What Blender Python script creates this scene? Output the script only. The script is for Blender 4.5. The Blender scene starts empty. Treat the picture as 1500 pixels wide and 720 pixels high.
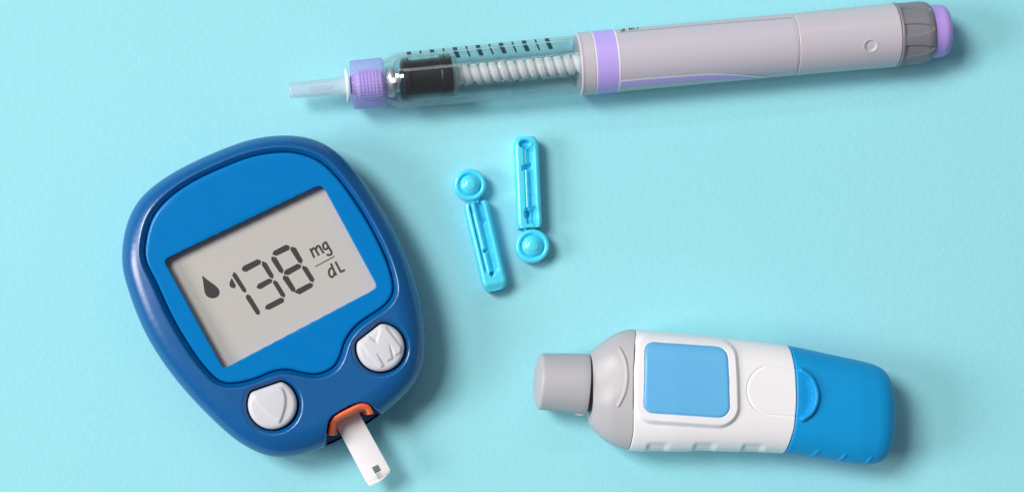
import bpy, bmesh, math
import numpy as np

# ------------------------------------------------------------------ camera, world, light, exposure
C = bpy.context.scene
COL = C.collection
K = 0.00017                    # metres per photograph pixel at table height
X0, Y0, D = 480.0, 520.0, 3000.0   # point below the lens and lens height (in table pixels)

cam = bpy.data.cameras.new('camera')
cam.sensor_width = 36.0
cam.lens = 36.0 * D / 1500.0
cam.shift_x = (750 - X0) / 1500.0
cam.shift_y = (Y0 - 360) / 1500.0
cam.clip_start = 0.02
cam.clip_end = 20.0
cam.dof.use_dof = True
cam.dof.focus_distance = (D - 70) * K
cam.dof.aperture_fstop = 11.0
cam_ob = bpy.data.objects.new('camera', cam)
cam_ob.location = ((X0 - 750) * K, (360 - Y0) * K, D * K)
COL.objects.link(cam_ob)
C.camera = cam_ob

w = bpy.data.worlds.new('World')
C.world = w
w.use_nodes = True
w.node_tree.nodes['Background'].inputs[0].default_value = (0.86, 0.93, 1.0, 1)
w.node_tree.nodes['Background'].inputs[1].default_value = 0.135

def area(name, az, el, dist, size, power, colour, size_y=None):
    """studio lamp; az measured in the picture, degrees anticlockwise from its right side"""
    l = bpy.data.lights.new(name, 'AREA')
    l.shape = 'RECTANGLE'
    l.size = size
    l.size_y = size_y or size
    l.energy = power
    l.color = colour
    o = bpy.data.objects.new(name, l)
    a, e = math.radians(az), math.radians(el)
    o.location = (dist * math.cos(e) * math.cos(a), dist * math.cos(e) * math.sin(a), dist * math.sin(e))
    from mathutils import Vector
    o.rotation_euler = (Vector((0, 0, 0)) - o.location).to_track_quat('-Z', 'Y').to_euler()
    COL.objects.link(o)
    return o

area('window_lamp', 154, 54, 2.7, 0.75, 58.0, (1.0, 0.965, 0.93), 0.93)
area('side_window_lamp', 184, 31, 2.6, 0.85, 36.0, (1.0, 0.94, 0.95), 0.85)
area('far_strip_lamp', 94, 50, 2.0, 1.60, 3.4, (1.0, 0.98, 0.96), 0.12)  # added strip lamp, stretched to draw a thin highlight along the pen

C.view_settings.view_transform = 'Standard'
C.view_settings.look = 'None'
C.view_settings.exposure = 0.0
C.view_settings.gamma = 1.0
C.render.engine = 'CYCLES'
C.cycles.use_denoising = True
C.cycles.max_bounces = 14
C.cycles.transmission_bounces = 12
C.cycles.transparent_max_bounces = 24
C.cycles.caustics_refractive = True
C.cycles.caustics_reflective = False

# ------------------------------------------------------------------ helpers
def U(p, z):
    """picture point(s) seen at height z -> table coordinates (pixels)"""
    p = np.asarray(p, float)
    f = 1 - np.asarray(z, float) / D
    out = np.empty(p.shape)
    out[..., 0] = X0 + (p[..., 0] - X0) * f
    out[..., 1] = Y0 + (p[..., 1] - Y0) * f
    return out

def world(v):
    v = np.asarray(v, float)
    o = np.empty(v.shape)
    o[..., 0] = (v[..., 0] - 750) * K
    o[..., 1] = (360 - v[..., 1]) * K
    o[..., 2] = v[..., 2] * K
    return o

def smooth(a, b, x):
    t = np.clip((x - a) / (b - a), 0, 1)
    return t * t * (3 - 2 * t)

def crom(pts, per=12, closed=True):
    p = np.asarray(pts, float)
    n = len(p)
    out = []
    rng = range(n if closed else n - 1)
    for i in rng:
        if closed:
            a, b, c, d = p[(i - 1) % n], p[i], p[(i + 1) % n], p[(i + 2) % n]
        else:
            a, b, c, d = p[max(i - 1, 0)], p[i], p[i + 1], p[min(i + 2, n - 1)]
        # centripetal
        t0 = 0.0
        t1 = t0 + max(np.linalg.norm(b - a), 1e-4) ** .5
        t2 = t1 + max(np.linalg.norm(c - b), 1e-4) ** .5
        t3 = t2 + max(np.linalg.norm(d - c), 1e-4) ** .5
        for k in range(per):
            t = t1 + (t2 - t1) * k / per
            A1 = (t1 - t) / (t1 - t0) * a + (t - t0) / (t1 - t0) * b
            A2 = (t2 - t) / (t2 - t1) * b + (t - t1) / (t2 - t1) * c
            A3 = (t3 - t) / (t3 - t2) * c + (t - t2) / (t3 - t2) * d
            B1 = (t2 - t) / (t2 - t0) * A1 + (t - t0) / (t2 - t0) * A2
            B2 = (t3 - t) / (t3 - t1) * A2 + (t - t1) / (t3 - t1) * A3
            out.append((t2 - t) / (t2 - t1) * B1 + (t - t1) / (t2 - t1) * B2)
    if not closed:
        out.append(p[-1])
    return np.array(out)

def fair(p, it=6):
    p = np.array(p)
    for _ in range(it):
        p = p * .5 + (np.roll(p, 1, 0) + np.roll(p, -1, 0)) * .25
    return p

def seg_dist(P, poly, closed):
    P = np.asarray(P, float)
    sh = P.shape[:-1]
    Q = P.reshape(-1, 2)
    a = np.asarray(poly, float)
    b = np.roll(a, -1, 0)
    if not closed:
        a, b = a[:-1], b[:-1]
    best = np.full(len(Q), 1e18)
    ins = np.zeros(len(Q), bool)
    for i in range(len(a)):
        e = b[i] - a[i]
        wv = Q - a[i]
        L = e @ e
        if L < 1e-12:
            continue
        t = np.clip((wv @ e) / L, 0, 1)
        dx = wv[:, 0] - t * e[0]
        dy = wv[:, 1] - t * e[1]
        np.minimum(best, dx * dx + dy * dy, out=best)
        if closed:
            c = (a[i, 1] > Q[:, 1]) != (b[i, 1] > Q[:, 1])
            if c.any():
                xi = a[i, 0] + (Q[:, 1] - a[i, 1]) * e[0] / (e[1] if e[1] != 0 else 1e-12)
                ins ^= c & (Q[:, 0] < xi)
    d = np.sqrt(best)
    if closed:
        d = np.where(ins, -d, d)
    return d.reshape(sh)

def sd(P, poly):            # negative inside
    return seg_dist(P, poly, True)

def dist_line(P, line):
    return seg_dist(P, line, False)

def round_poly(corners, r, n=10):
    c = np.asarray(corners, float)
    out = []
    m = len(c)
    rr = r if hasattr(r, '__len__') else [r] * m
    for i in range(m):
        p, q, s = c[i - 1], c[i], c[(i + 1) % m]
        u = (p - q) / np.linalg.norm(p - q)
        v = (s - q) / np.linalg.norm(s - q)
        ang = math.acos(np.clip(u @ v, -1, 1))
        L = rr[i] / math.tan(ang / 2)
        A, B = q + u * L, q + v * L
        bis = (u + v) / np.linalg.norm(u + v)
        cen = q + bis * rr[i] / math.sin(ang / 2)
        a0 = math.atan2(*(A - cen)[::-1])
        a1 = math.atan2(*(B - cen)[::-1])
        da = (a1 - a0 + math.pi) % (2 * math.pi) - math.pi
        for k in range(n + 1):
            t = a0 + da * k / n
            out.append(cen + rr[i] * np.array([math.cos(t), math.sin(t)]))
    return np.array(out)

def polar(outline, c, n):
    """radius of a star-shaped outline about c at n even angles"""
    q = np.asarray(outline) - np.asarray(c)
    # densify
    seg = np.concatenate([q + (np.roll(q, -1, 0) - q) * t for t in np.linspace(0, 1, 12, endpoint=False)])
    ang = np.arctan2(seg[:, 1], seg[:, 0])
    rad = np.hypot(seg[:, 0], seg[:, 1])
    o = np.argsort(ang)
    th = np.linspace(-math.pi, math.pi, n, endpoint=False)
    return th, np.interp(th, ang[o], rad[o], period=2 * math.pi)

class Geo:
    def __init__(self):
        self.v, self.f, self.n = [], [], 0
    def add(self, v, f):
        v = np.asarray(v, float).reshape(-1, 3)
        self.v.append(v)
        self.f += [tuple(int(i) + self.n for i in q) for q in f]
        self.n += len(v)
        return self
    def grid(self, V, cu=False, cv=False):
        """V[n,m,3]; cu closes the first index, cv the second"""
        n, m = V.shape[:2]
        idx = np.arange(n * m).reshape(n, m)
        a = idx if cu else idx[:-1]
        b = np.roll(idx, -1, 0) if cu else idx[1:]
        if cv:
            a2, b2 = np.roll(a, -1, 1), np.roll(b, -1, 1)
        else:
            a, a2, b, b2 = a[:, :-1], a[:, 1:], b[:, :-1], b[:, 1:]
        q = np.stack([a, a2, b2, b], -1).reshape(-1, 4) + self.n
        self.v.append(V.reshape(-1, 3))
        self.f += q.tolist()
        self.n += n * m
        return self
    def prism(self, poly, z0, z1, bottom=False):
        p = np.asarray(poly, float)
        n = len(p)
        top = np.c_[p, np.full(n, z1)]
        bot = np.c_[p, np.full(n, z0)]
        fs = [list(range(n))] + [[i, (i + 1) % n, n + (i + 1) % n, n + i] for i in range(n)]
        if bottom:
            fs.append([n + i for i in range(n)][::-1])
        return self.add(np.r_[top, bot], fs)
    def build(self, name, mat, parent=None, origin=None, sharp=None, thing=False, flip=None):
        V = world(np.concatenate(self.v))
        loc = np.zeros(3)
        if parent is not None:
            loc = np.array(ABS[parent.name])
        if thing:
            loc = np.array(origin)
        me = bpy.data.meshes.new(name)
        me.from_pydata((V - loc).tolist(), [], self.f)
        bm = bmesh.new()
        bm.from_mesh(me)
        bmesh.ops.remove_doubles(bm, verts=bm.verts, dist=1e-8)
        bmesh.ops.recalc_face_normals(bm, faces=bm.faces)
        bm.to_mesh(me)
        bm.free()
        me.shade_smooth()
        if sharp:
            me.set_sharp_from_angle(angle=math.radians(sharp))
        me.materials.append(mat)
        o = bpy.data.objects.new(name, me)
        COL.objects.link(o)
        if parent is not None:
            o.parent = parent
            ABS[o.name] = tuple(loc)
        if thing:
            o.location = loc
            ABS[o.name] = tuple(loc)
        return o

ABS = {}

def thing(name, label, cat, px, py, group=None):
    o = bpy.data.objects.new(name, None)
    o.empty_display_size = 0.01
    COL.objects.link(o)
    p = world(np.array([*U((px, py), 0), 0.0]))
    o.location = p
    ABS[o.name] = tuple(p)
    o['label'] = label
    o['category'] = cat
    if group:
        o['group'] = group
    return o

def revolve(A, a, nrm, zc, S, R, n=96, cap0=True, cap1=True, geo=None):
    """surface of revolution about a horizontal axis; R[len(S)] or R[len(S), n]"""
    th = np.linspace(0, 2 * math.pi, n, endpoint=False)
    S = np.asarray(S, float)
    R = np.asarray(R, float)
    if R.ndim == 1:
        R = np.repeat(R[:, None], n, 1)
    ax = np.asarray(A)[None, None] + S[:, None, None] * np.asarray(a)
    V = np.empty((len(S), n, 3))
    V[..., :2] = ax + (R * np.cos(th))[..., None] * np.asarray(nrm)
    V[..., 2] = zc + R * np.sin(th)
    g = geo or Geo()
    base = g.n
    g.grid(V, cv=True)
    if cap0:
        g.f.append([base + i for i in range(n)])
    if cap1:
        g.f.append([base + (len(S) - 1) * n + i for i in range(n)][::-1])
    return g

def ribbon(g, line, width, z, z0):
    """flat stroke with square ends along a polyline (table coordinates)"""
    p = np.asarray(line, float)
    t = np.gradient(p, axis=0)
    t /= np.linalg.norm(t, axis=1)[:, None]
    nn = np.c_[-t[:, 1], t[:, 0]] * width / 2
    L, R_ = p + nn, p - nn
    g.prism(np.r_[L, R_[::-1]], z0, z)

# ------------------------------------------------------------------ materials
def mat(name, col, rough=0.4, spec=0.5, coat=0.0, bump=None, mottle=0.0, sss=0.0, sss_col=None, metal=0.0):
    m = bpy.data.materials.new(name)
    m.use_nodes = True
    nt = m.node_tree
    b = nt.nodes['Principled BSDF']
    b.inputs['Base Color'].default_value = (*col, 1)
    b.inputs['Roughness'].default_value = rough
    b.inputs['Specular IOR Level'].default_value = spec
    b.inputs['Coat Weight'].default_value = coat
    b.inputs['Coat Roughness'].default_value = 0.08
    b.inputs['Metallic'].default_value = metal
    if sss:
        b.inputs['Subsurface Weight'].default_value = sss
        b.inputs['Subsurface Radius'].default_value = sss_col or (1, 1, 1)
        b.inputs['Subsurface Scale'].default_value = 0.0012
    tc = nt.nodes.new('ShaderNodeTexCoord')
    if mottle:
        nz = nt.nodes.new('ShaderNodeTexNoise')
        nz.inputs['Scale'].default_value = 260
        nz.inputs['Detail'].default_value = 5
        nz.inputs['Roughness'].default_value = 0.65
        nt.links.new(tc.outputs['Object'], nz.inputs['Vector'])
        mr = nt.nodes.new('ShaderNodeMapRange')
        mr.inputs['From Min'].default_value = 0.25
        mr.inputs['From Max'].default_value = 0.75
        mr.inputs['To Min'].default_value = rough - mottle
        mr.inputs['To Max'].default_value = rough + mottle
        nt.links.new(nz.outputs['Fac'], mr.inputs['Value'])
        nt.links.new(mr.outputs['Result'], b.inputs['Roughness'])
    if bump:
        sc, dist = bump
        n2 = nt.nodes.new('ShaderNodeTexNoise')
        n2.inputs['Scale'].default_value = sc
        n2.inputs['Detail'].default_value = 3
        nt.links.new(tc.outputs['Object'], n2.inputs['Vector'])
        bp = nt.nodes.new('ShaderNodeBump')
        bp.inputs['Strength'].default_value = 1.0
        bp.inputs['Distance'].default_value = dist
        nt.links.new(n2.outputs['Fac'], bp.inputs['Height'])
        nt.links.new(bp.outputs['Normal'], b.inputs['Normal'])
    return m

def clear(name, tint, edge, ior=1.45, rough=0.04, body=0.0, body_col=(1, 1, 1), edge_whiten=0.0):
    """clear plastic: Fresnel gloss over a tinted see-through sheet, whitened edge-on in place of refracted light; body = share of milky scatter"""
    m = bpy.data.materials.new(name)
    m.use_nodes = True
    nt = m.node_tree
    nt.nodes.remove(nt.nodes['Principled BSDF'])
    out = nt.nodes['Material Output']
    tr = nt.nodes.new('ShaderNodeBsdfTransparent')
    lw = nt.nodes.new('ShaderNodeLayerWeight')
    lw.inputs['Blend'].default_value = 0.5          # facing = 1 - |cos|
    def power(e):
        p = nt.nodes.new('ShaderNodeMath'); p.operation = 'POWER'
        nt.links.new(lw.outputs['Facing'], p.inputs[0]); p.inputs[1].default_value = e
        return p
    p3, p5 = power(3.0), power(5.0)
    mx = nt.nodes.new('ShaderNodeMix')
    mx.data_type = 'RGBA'
    mx.inputs['A'].default_value = (*tint, 1)
    mx.inputs['B'].default_value = (*edge, 1)
    nt.links.new(p3.outputs[0], mx.inputs['Factor'])
    nt.links.new(mx.outputs['Result'], tr.inputs['Color'])
    last = tr
    if body or edge_whiten:
        df = nt.nodes.new('ShaderNodeBsdfDiffuse')
        df.inputs['Color'].default_value = (*body_col, 1)
        tl = nt.nodes.new('ShaderNodeBsdfTranslucent')
        tl.inputs['Color'].default_value = (*body_col, 1)
        ad = nt.nodes.new('ShaderNodeMixShader')
        ad.inputs[0].default_value = 0.45
        nt.links.new(df.outputs[0], ad.inputs[1])
        nt.links.new(tl.outputs[0], ad.inputs[2])
        ms = nt.nodes.new('ShaderNodeMixShader')
        bf = nt.nodes.new('ShaderNodeMath'); bf.operation = 'MULTIPLY_ADD'
        nt.links.new(p3.outputs[0], bf.inputs[0]); bf.inputs[1].default_value = edge_whiten; bf.inputs[2].default_value = body  # white mixed in at the edges imitates light refracted by the wall
        nt.links.new(bf.outputs[0], ms.inputs[0])
        nt.links.new(tr.outputs[0], ms.inputs[1])
        nt.links.new(ad.outputs[0], ms.inputs[2])
        last = ms
    gl = nt.nodes.new('ShaderNodeBsdfGlossy')
    gl.inputs['Roughness'].default_value = rough
    f0 = ((ior - 1) / (ior + 1)) ** 2
    fr = nt.nodes.new('ShaderNodeMath'); fr.operation = 'MULTIPLY_ADD'     # Schlick's Fresnel, the same from both sides
    nt.links.new(p5.outputs[0], fr.inputs[0]); fr.inputs[1].default_value = 0.75 * (1 - f0); fr.inputs[2].default_value = f0
    ms2 = nt.nodes.new('ShaderNodeMixShader')
    nt.links.new(fr.outputs[0], ms2.inputs[0])
    nt.links.new(last.outputs[0], ms2.inputs[1])
    nt.links.new(gl.outputs[0], ms2.inputs[2])
    nt.links.new(ms2.outputs[0], out.inputs['Surface'])
    return m

def paper_material():
    m = bpy.data.materials.new('cyan_paper')
    m.use_nodes = True
    nt = m.node_tree
    b = nt.nodes['Principled BSDF']
    b.inputs['Roughness'].default_value = 0.85
    b.inputs['Specular IOR Level'].default_value = 0.15
    tc = nt.nodes.new('ShaderNodeTexCoord')
    def noise(scale, det, rgh):
        n = nt.nodes.new('ShaderNodeTexNoise')
        n.inputs['Scale'].default_value = scale
        n.inputs['Detail'].default_value = det
        n.inputs['Roughness'].default_value = rgh
        nt.links.new(tc.outputs['Object'], n.inputs['Vector'])
        return n
    fine, mid, big = noise(2600, 3, 0.6), noise(620, 4, 0.6), noise(16, 3, 0.5)
    add = nt.nodes.new('ShaderNodeMath'); add.operation = 'MULTIPLY_ADD'
    nt.links.new(mid.outputs['Fac'], add.inputs[0]); add.inputs[1].default_value = 1.2
    nt.links.new(fine.outputs['Fac'], add.inputs[2])
    bp = nt.nodes.new('ShaderNodeBump')
    bp.inputs['Distance'].default_value = 0.000068
    bp.inputs['Strength'].default_value = 1.0
    nt.links.new(add.outputs[0], bp.inputs['Height'])
    nt.links.new(bp.outputs['Normal'], b.inputs['Normal'])
    cr = nt.nodes.new('ShaderNodeMix'); cr.data_type = 'RGBA'
    cr.inputs['A'].default_value = (0.292, 0.715, 0.800, 1)
    cr.inputs['B'].default_value = (0.352, 0.780, 0.862, 1)
    md = nt.nodes.new('ShaderNodeMath'); md.operation = 'MULTIPLY_ADD'
    nt.links.new(mid.outputs['Fac'], md.inputs[0]); md.inputs[1].default_value = 0.55
    mb = nt.nodes.new('ShaderNodeMath'); mb.operation = 'MULTIPLY'
    nt.links.new(big.outputs['Fac'], mb.inputs[0]); mb.inputs[1].default_value = 0.45
    nt.links.new(mb.outputs[0], md.inputs[2])
    nt.links.new(md.outputs[0], cr.inputs['Factor'])
    nt.links.new(cr.outputs['Result'], b.inputs['Base Color'])
    return m

M = {
    'paper': paper_material(),
    'meter_blue': mat('navy_blue_plastic', (0.000, 0.100, 0.320), 0.27, 0.85, bump=(2400, 0.000008), mottle=0.03),
    'panel_blue': mat('bright_blue_gloss_plastic', (0.000, 0.188, 0.530), 0.20, 0.30, bump=(900, 0.000003), mottle=0.04),
    'button_white': mat('off_white_rubber', (0.63, 0.64, 0.69), 0.5, 0.4, bump=(2200, 0.000010), mottle=0.06),
    'lcd': mat('lcd_grey', (0.505, 0.485, 0.455), 0.55, 0.2, bump=(2600, 0.000003)),
    'ink': mat('lcd_dark_segments', (0.050, 0.050, 0.052), 0.6, 0.2),
    'orange': mat('orange_plastic', (0.94, 0.160, 0.065), 0.4, 0.5),
    'strip': mat('white_strip_film', (0.90, 0.89, 0.91), 0.45, 0.4),
    'strip_green': mat('strip_reagent_green', (0.075, 0.17, 0.13), 0.5, 0.4),
    'strip_grey': mat('strip_print_grey', (0.36, 0.36, 0.38), 0.5, 0.4),
    'nose_grey': mat('light_grey_plastic', (0.480, 0.475, 0.500), 0.42, 0.5, bump=(1800, 0.000008), mottle=0.06),
    'white': mat('white_plastic', (0.89, 0.88, 0.91), 0.36, 0.5, bump=(1500, 0.000005), mottle=0.06),
    'cap_blue': mat('mid_blue_rubber', (0.005, 0.315, 0.700), 0.45, 0.28, bump=(1900, 0.000012), mottle=0.07),
    'button_blue': mat('sky_blue_plastic', (0.135, 0.470, 0.810), 0.34, 0.35, bump=(1600, 0.000005), mottle=0.05),
    'dark_gap': mat('dark_gap_plastic', (0.03, 0.03, 0.035), 0.6, 0.3),
    'lancet': mat('cyan_lancet_plastic', (0.090, 0.750, 1.000), 0.26, 1.0, bump=(1400, 0.000003), mottle=0.06,
                  sss=0.6, sss_col=(0.25, 0.8, 1.0)),
    'pen_grey': mat('pinkish_grey_plastic', (0.565, 0.530, 0.590), 0.34, 0.5, bump=(1600, 0.000004), mottle=0.05),
    'pen_label': mat('pinkish_grey_label', (0.555, 0.525, 0.605), 0.42, 0.4, bump=(260, 0.000010), mottle=0.05),
    'label_edge': mat('label_edge_dark_grey', (0.40, 0.365, 0.42), 0.45, 0.4),
    'purple': mat('lavender_print', (0.520, 0.400, 0.910), 0.36, 0.5, mottle=0.04),
    'purple_button': mat('lavender_plastic', (0.46, 0.32, 0.80), 0.38, 0.5, bump=(1600, 0.000006)),
    'white_line': mat('white_print', (0.82, 0.80, 0.86), 0.4, 0.4),
    'knob': mat('mid_grey_plastic', (0.215, 0.210, 0.240), 0.38, 0.5, bump=(1700, 0.000008), mottle=0.06),
    'rubber': mat('black_rubber_plunger', (0.010, 0.009, 0.010), 0.36, 0.5, mottle=0.05),
    'rod': mat('ivory_screw_rod', (0.93, 0.90, 0.89), 0.4, 0.5, sss=0.2, sss_col=(1, .9, .8)),
    'metal': mat('crimped_aluminium', (0.75, 0.76, 0.78), 0.55, 0.5, metal=1.0),
    'tick': mat('black_scale_print', (0.020, 0.045, 0.060), 0.5, 0.3),
    'clear': clear('clear_plastic', (0.985, 0.992, 0.995), (0.93, 0.96, 0.97), 1.5, 0.05, body=0.004, body_col=(0.95, 0.97, 0.98), edge_whiten=0.42),
    'glass': clear('cartridge_glass', (0.96, 0.985, 0.99), (0.86, 0.94, 0.96), 1.55, 0.03, body=0.0, body_col=(0.9, 0.95, 0.97), edge_whiten=0.22),
    'frost': clear('frosted_needle_cap', (0.96, 0.98, 1.0), (0.95, 0.97, 0.98), 1.4, 0.18, body=0.24, body_col=(0.98, 0.96, 0.98)),
    'hub': clear('translucent_lavender_plastic', (0.93, 0.89, 1.0), (0.80, 0.74, 0.98), 1.45, 0.10, body=0.32, body_col=(0.74, 0.63, 1.0)),
    'milky': clear('milky_pusher_plastic', (0.92, 0.95, 0.97), (0.75, 0.82, 0.86), 1.4, 0.15, body=0.30, body_col=(0.8, 0.84, 0.88)),
    'hub_lilac': mat('lilac_needle_hub', (0.70, 0.60, 0.97), 0.26, 0.5),
    'hub_white': mat('white_needle_hub', (0.82, 0.82, 0.86), 0.35, 0.5),
}

# ------------------------------------------------------------------ the setting: one sheet of cyan paper
g = Geo()
xs = np.linspace(-1.6, 3.0, 3) * 1500
ys = np.linspace(-2.6, 3.6, 3) * 720
g.grid(np.stack([*np.meshgrid(xs, ys, indexing='ij'), np.zeros((3, 3))], -1))
paper = g.build('paper_backdrop', M['paper'])
paper['kind'] = 'structure'
paper['label'] = 'matte light cyan paper sheet under all the items'

# ------------------------------------------------------------------ glucose meter
def build_meter():
    root = thing('glucose_meter', 'rounded navy blue glucose meter with grey screen reading 138 and two white buttons',
                 'glucose meter', 400, 430)
    ZS, H, Wd = 65.0, 99.0, 39.0
    outline = [(178, 380), (184, 331), (203, 292), (237, 263), (277, 240), (327, 218), (367, 204), (410, 198), (443, 200),
               (470, 208), (493, 222), (513, 241), (531, 263), (554, 297), (577, 337), (597, 380), (608, 413), (617, 447), (622, 480),
               (623, 507), (620, 533), (609, 560), (587, 584), (551, 613), (515, 636), (480, 653), (449, 664), (422, 669), (396, 668),
               (369, 658), (343, 642), (316, 618), (280, 582), (244, 538), (213, 489), (193, 440), (183, 408)]
    O = U(fair(crom(outline, 12), 40), ZS)
    panel = [(211, 372), (213, 348), (222, 318), (243, 292), (277, 267), (327, 243), (367, 228), (407, 221.5), (437, 223), (467, 234),
             (493, 257), (520, 293), (543, 330), (563, 370), (575, 405), (576.5, 430), (562, 449), (542, 462), (520, 479), (505, 501),
             (499, 521), (489, 538), (467, 548), (444, 546), (422, 541), (400, 544), (373, 555), (347, 561), (324, 560),
             (303, 542), (280, 512), (250, 462), (228, 413), (215, 388)]
    P = U(fair(crom(panel, 10), 14), 96)
    screen = U(round_poly([(239.5, 380.5), (471.5, 269.5), (553.5, 420.5), (327, 539.5)], [7, 9, 9, 6]), 90)
    def button_shape(c, r, a, b):
        th = np.linspace(0, 2 * math.pi, 90, endpoint=False)
        p = np.c_[c[0] + r * np.cos(th), c[1] + r * np.sin(th)]
        a, b = np.array(a), np.array(b)
        e = (b - a) / np.linalg.norm(b - a)
        nn = np.array([-e[1], e[0]])
        if (np.array(c) - a) @ nn < 0:
            nn = -nn
        h = (p - a) @ nn
        p = p + np.outer(np.maximum(-h, 0), nn)
        return fair(p, 3)
    BM = U(button_shape((557.5, 508.5), 35.2, (524, 500), (556, 475)), 102)
    BT = U(button_shape((399, 592), 36.2, (367, 574), (411, 559)), 102)
    notch = U([(478, 700), (479, 640), (482.5, 617), (489.5, 607.5), (526, 589.5), (540, 591), (547, 598), (556, 606), (590, 660)], 80)
    notch = fair(crom(notch, 8), 2)

    c = np.array([402.0, 434.0])
    n = 1200
    th, R = polar(O, c, n)
    inner = Wd / 232.0
    t = np.concatenate([inner * (1 - np.cos(np.linspace(0, math.pi / 2, 44))), np.linspace(inner, 0.985, 200)[1:]])
    r = R[None] * (1 - t[:, None])
    V = np.empty((len(t), n, 3))
    V[..., 0] = c[0] + r * np.cos(th)
    V[..., 1] = c[1] + r * np.sin(th)
    XY = V[..., :2]
    Oc = O[::3]
    d = np.maximum(-sd(XY, Oc), 0)
    d[0] = 0
    q = np.clip(d / Wd, 0, 1)
    z = ZS + (H - ZS) * np.sqrt(1 - (1 - q) ** 2)
    dP = sd(XY, P)
    # the rim falls into a groove round the panel; the panel's seat lies lower
    z -= 8.0 * (1 - smooth(0, 7.5, dP)) * (dP > -50)
    z = z + (72 - z) * (1 - smooth(-1.8, 0.5, dP))
    for B in (BM, BT):
        dB = sd(XY, B)
        z -= 6.0 * (1 - smooth(1.0, 9, dB))
        z = z + (70 - z) * (1 - smooth(0.6, 3.0, dB))
    nf = 1 - smooth(-1.0, 1.6, sd(XY, notch))
    z = z + (np.minimum(z, 24) - z) * nf
    V[..., 2] = z
    # lower wall
    zz = np.linspace(0, 1, 16)[1:]
    low = np.empty((len(zz), n, 3))
    for i, s in enumerate(zz):
        rr = R - 15 * (1 - math.sqrt(max(0, 1 - s * s)))
        low[i, :, 0] = c[0] + rr * np.cos(th)
        low[i, :, 1] = c[1] + rr * np.sin(th)
        low[i, :, 2] = ZS * (1 - s)
    f2 = 1 - smooth(-1.0, 1.6, sd(low[..., :2], notch))
    low[..., 2] += (np.minimum(low[..., 2], 24) - low[..., 2]) * f2
    V = np.concatenate([low[::-1], V])
    g = Geo().grid(V, cv=True)
    g.f.append([i for i in range(n)])
    g.build('housing', M['meter_blue'], root)

    # raised bright panel with the screen opening
    c2 = np.array([400.0, 408.0])
    n2 = 1080
    th, RP = polar(P, c2, n2)
    _, RS = polar(screen, c2, n2)
    ZP = 93.5
    rings = []
    def ring(rad, zv):
        a = np.empty((n2, 3))
        a[:, 0] = c2[0] + rad * np.cos(th)
        a[:, 1] = c2[1] + rad * np.sin(th)
        a[:, 2] = zv
        rings.append(a)
    ring(RP - 1.0, 71)
    ring(RP - 1.0, ZP - 5.5)
    for a in np.linspace(0, 1, 7):
        ring(RP - 1.0 - 4.2 * (1 - math.cos(a * math.pi / 2)), ZP - 5.5 + 5.5 * math.sin(a * math.pi / 2))
    for s in np.linspace(0, 1, 12)[1:]:
        ring((RP - 5.2) * (1 - s) + (RS + 0.7) * s, ZP)
    ring(RS + 0.2, ZP - 0.25)
    ring(RS, ZP - 0.8)
    ring(RS, 74)
    Geo().grid(np.array(rings), cv=True).build('display_panel', M['panel_blue'], root, sharp=50)

    # screen
    ctr = screen.mean(0)
    big = ctr + (screen - ctr) * 1.015
    ZL = 77.0
    lcd = Geo().prism(big, 73, ZL).build('lcd_screen', M['lcd'], root, sharp=30)

    def zq(pts):             # enlarged picture coordinates (x4.8 about 280, 330) -> table
        p = np.asarray(pts, float)
        return U(np.c_[280 + p[:, 0] / 4.8, 330 + p[:, 1] / 4.8], ZL)
    segs = [
        [(300, 325), (318, 340), (388, 452), (384, 473), (362, 464), (288, 352)],
        [(284, 366), (313, 420), (306, 443), (276, 433), (268, 410)],
        [(391, 482), (415, 491), (484, 603), (479, 628), (458, 624), (384, 508)],
        [(355, 302), (369, 283), (465, 237), (491, 246), (487, 270), (385, 326), (362, 319)],
        [(498, 249), (528, 261), (580, 350), (574, 374), (552, 365), (497, 278)],
        [(459, 434), (470, 411), (545, 372), (570, 379), (567, 400), (487, 447), (466, 442)],
        [(579, 383), (605, 394), (662, 486), (656, 507), (632, 497), (575, 404)],
        [(518, 577), (530, 557), (630, 505), (653, 514), (650, 539), (550, 591), (525, 588)],
        [(570, 204), (579, 180), (667, 134), (693, 146), (690, 170), (600, 213)],
        [(566, 217), (597, 223), (649, 312), (643, 337), (620, 329), (562, 241)],
        [(702, 148), (735, 156), (784, 244), (777, 268), (755, 261), (697, 171)],
        [(651, 336), (659, 314), (747, 268), (775, 278), (769, 299), (685, 348), (656, 345)],
        [(649, 349), (680, 357), (733, 444), (728, 469), (705, 461), (643, 373)],
        [(783, 281), (813, 291), (866, 375), (859, 400), (836, 391), (779, 301)],
        [(733, 458), (745, 447), (832, 402), (858, 409), (851, 434), (765, 483), (731, 473)],
    ]
    for s in segs:
        Geo().prism(round_poly(zq(s), 0.7, 3), ZL - .1, ZL + .35).build('digit_segment', M['ink'], lcd, sharp=30)
    drop = [(80, 354), (104, 374), (140, 400), (172, 424), (194, 450), (199, 474), (186, 499), (153, 511), (120, 503), (99, 478), (90, 440), (84, 398)]
    p = crom(drop, 6)
    Geo().prism(zq(p), ZL - .1, ZL + .35).build('blood_drop_symbol', M['ink'], lcd, sharp=30)
    def word(name, strokes, wd):
        g = Geo()
        for i, (st, sm) in enumerate(strokes):
            p = zq(crom(st, 6, False) if sm else np.array(st, float))
            ribbon(g, p, wd, ZL + .30 + .03 * i, ZL - .1)
        g.build(name, M['ink'], lcd, sharp=30)
    word('unit_text', [
        ([(836, 163), (850, 193), (866, 226)], 0),
        ([(846, 184), (852, 164), (866, 160), (880, 180), (899, 211)], 1),
        ([(879, 170), (883, 148), (897, 144), (912, 165), (932, 195)], 1),
        ([(951, 117), (932, 126), (927, 146), (938, 166), (955, 163), (963, 146)], 1),
        ([(946, 116), (970, 158), (986, 186), (984, 202), (968, 208), (952, 204)], 1),
    ], 2.8)
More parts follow.
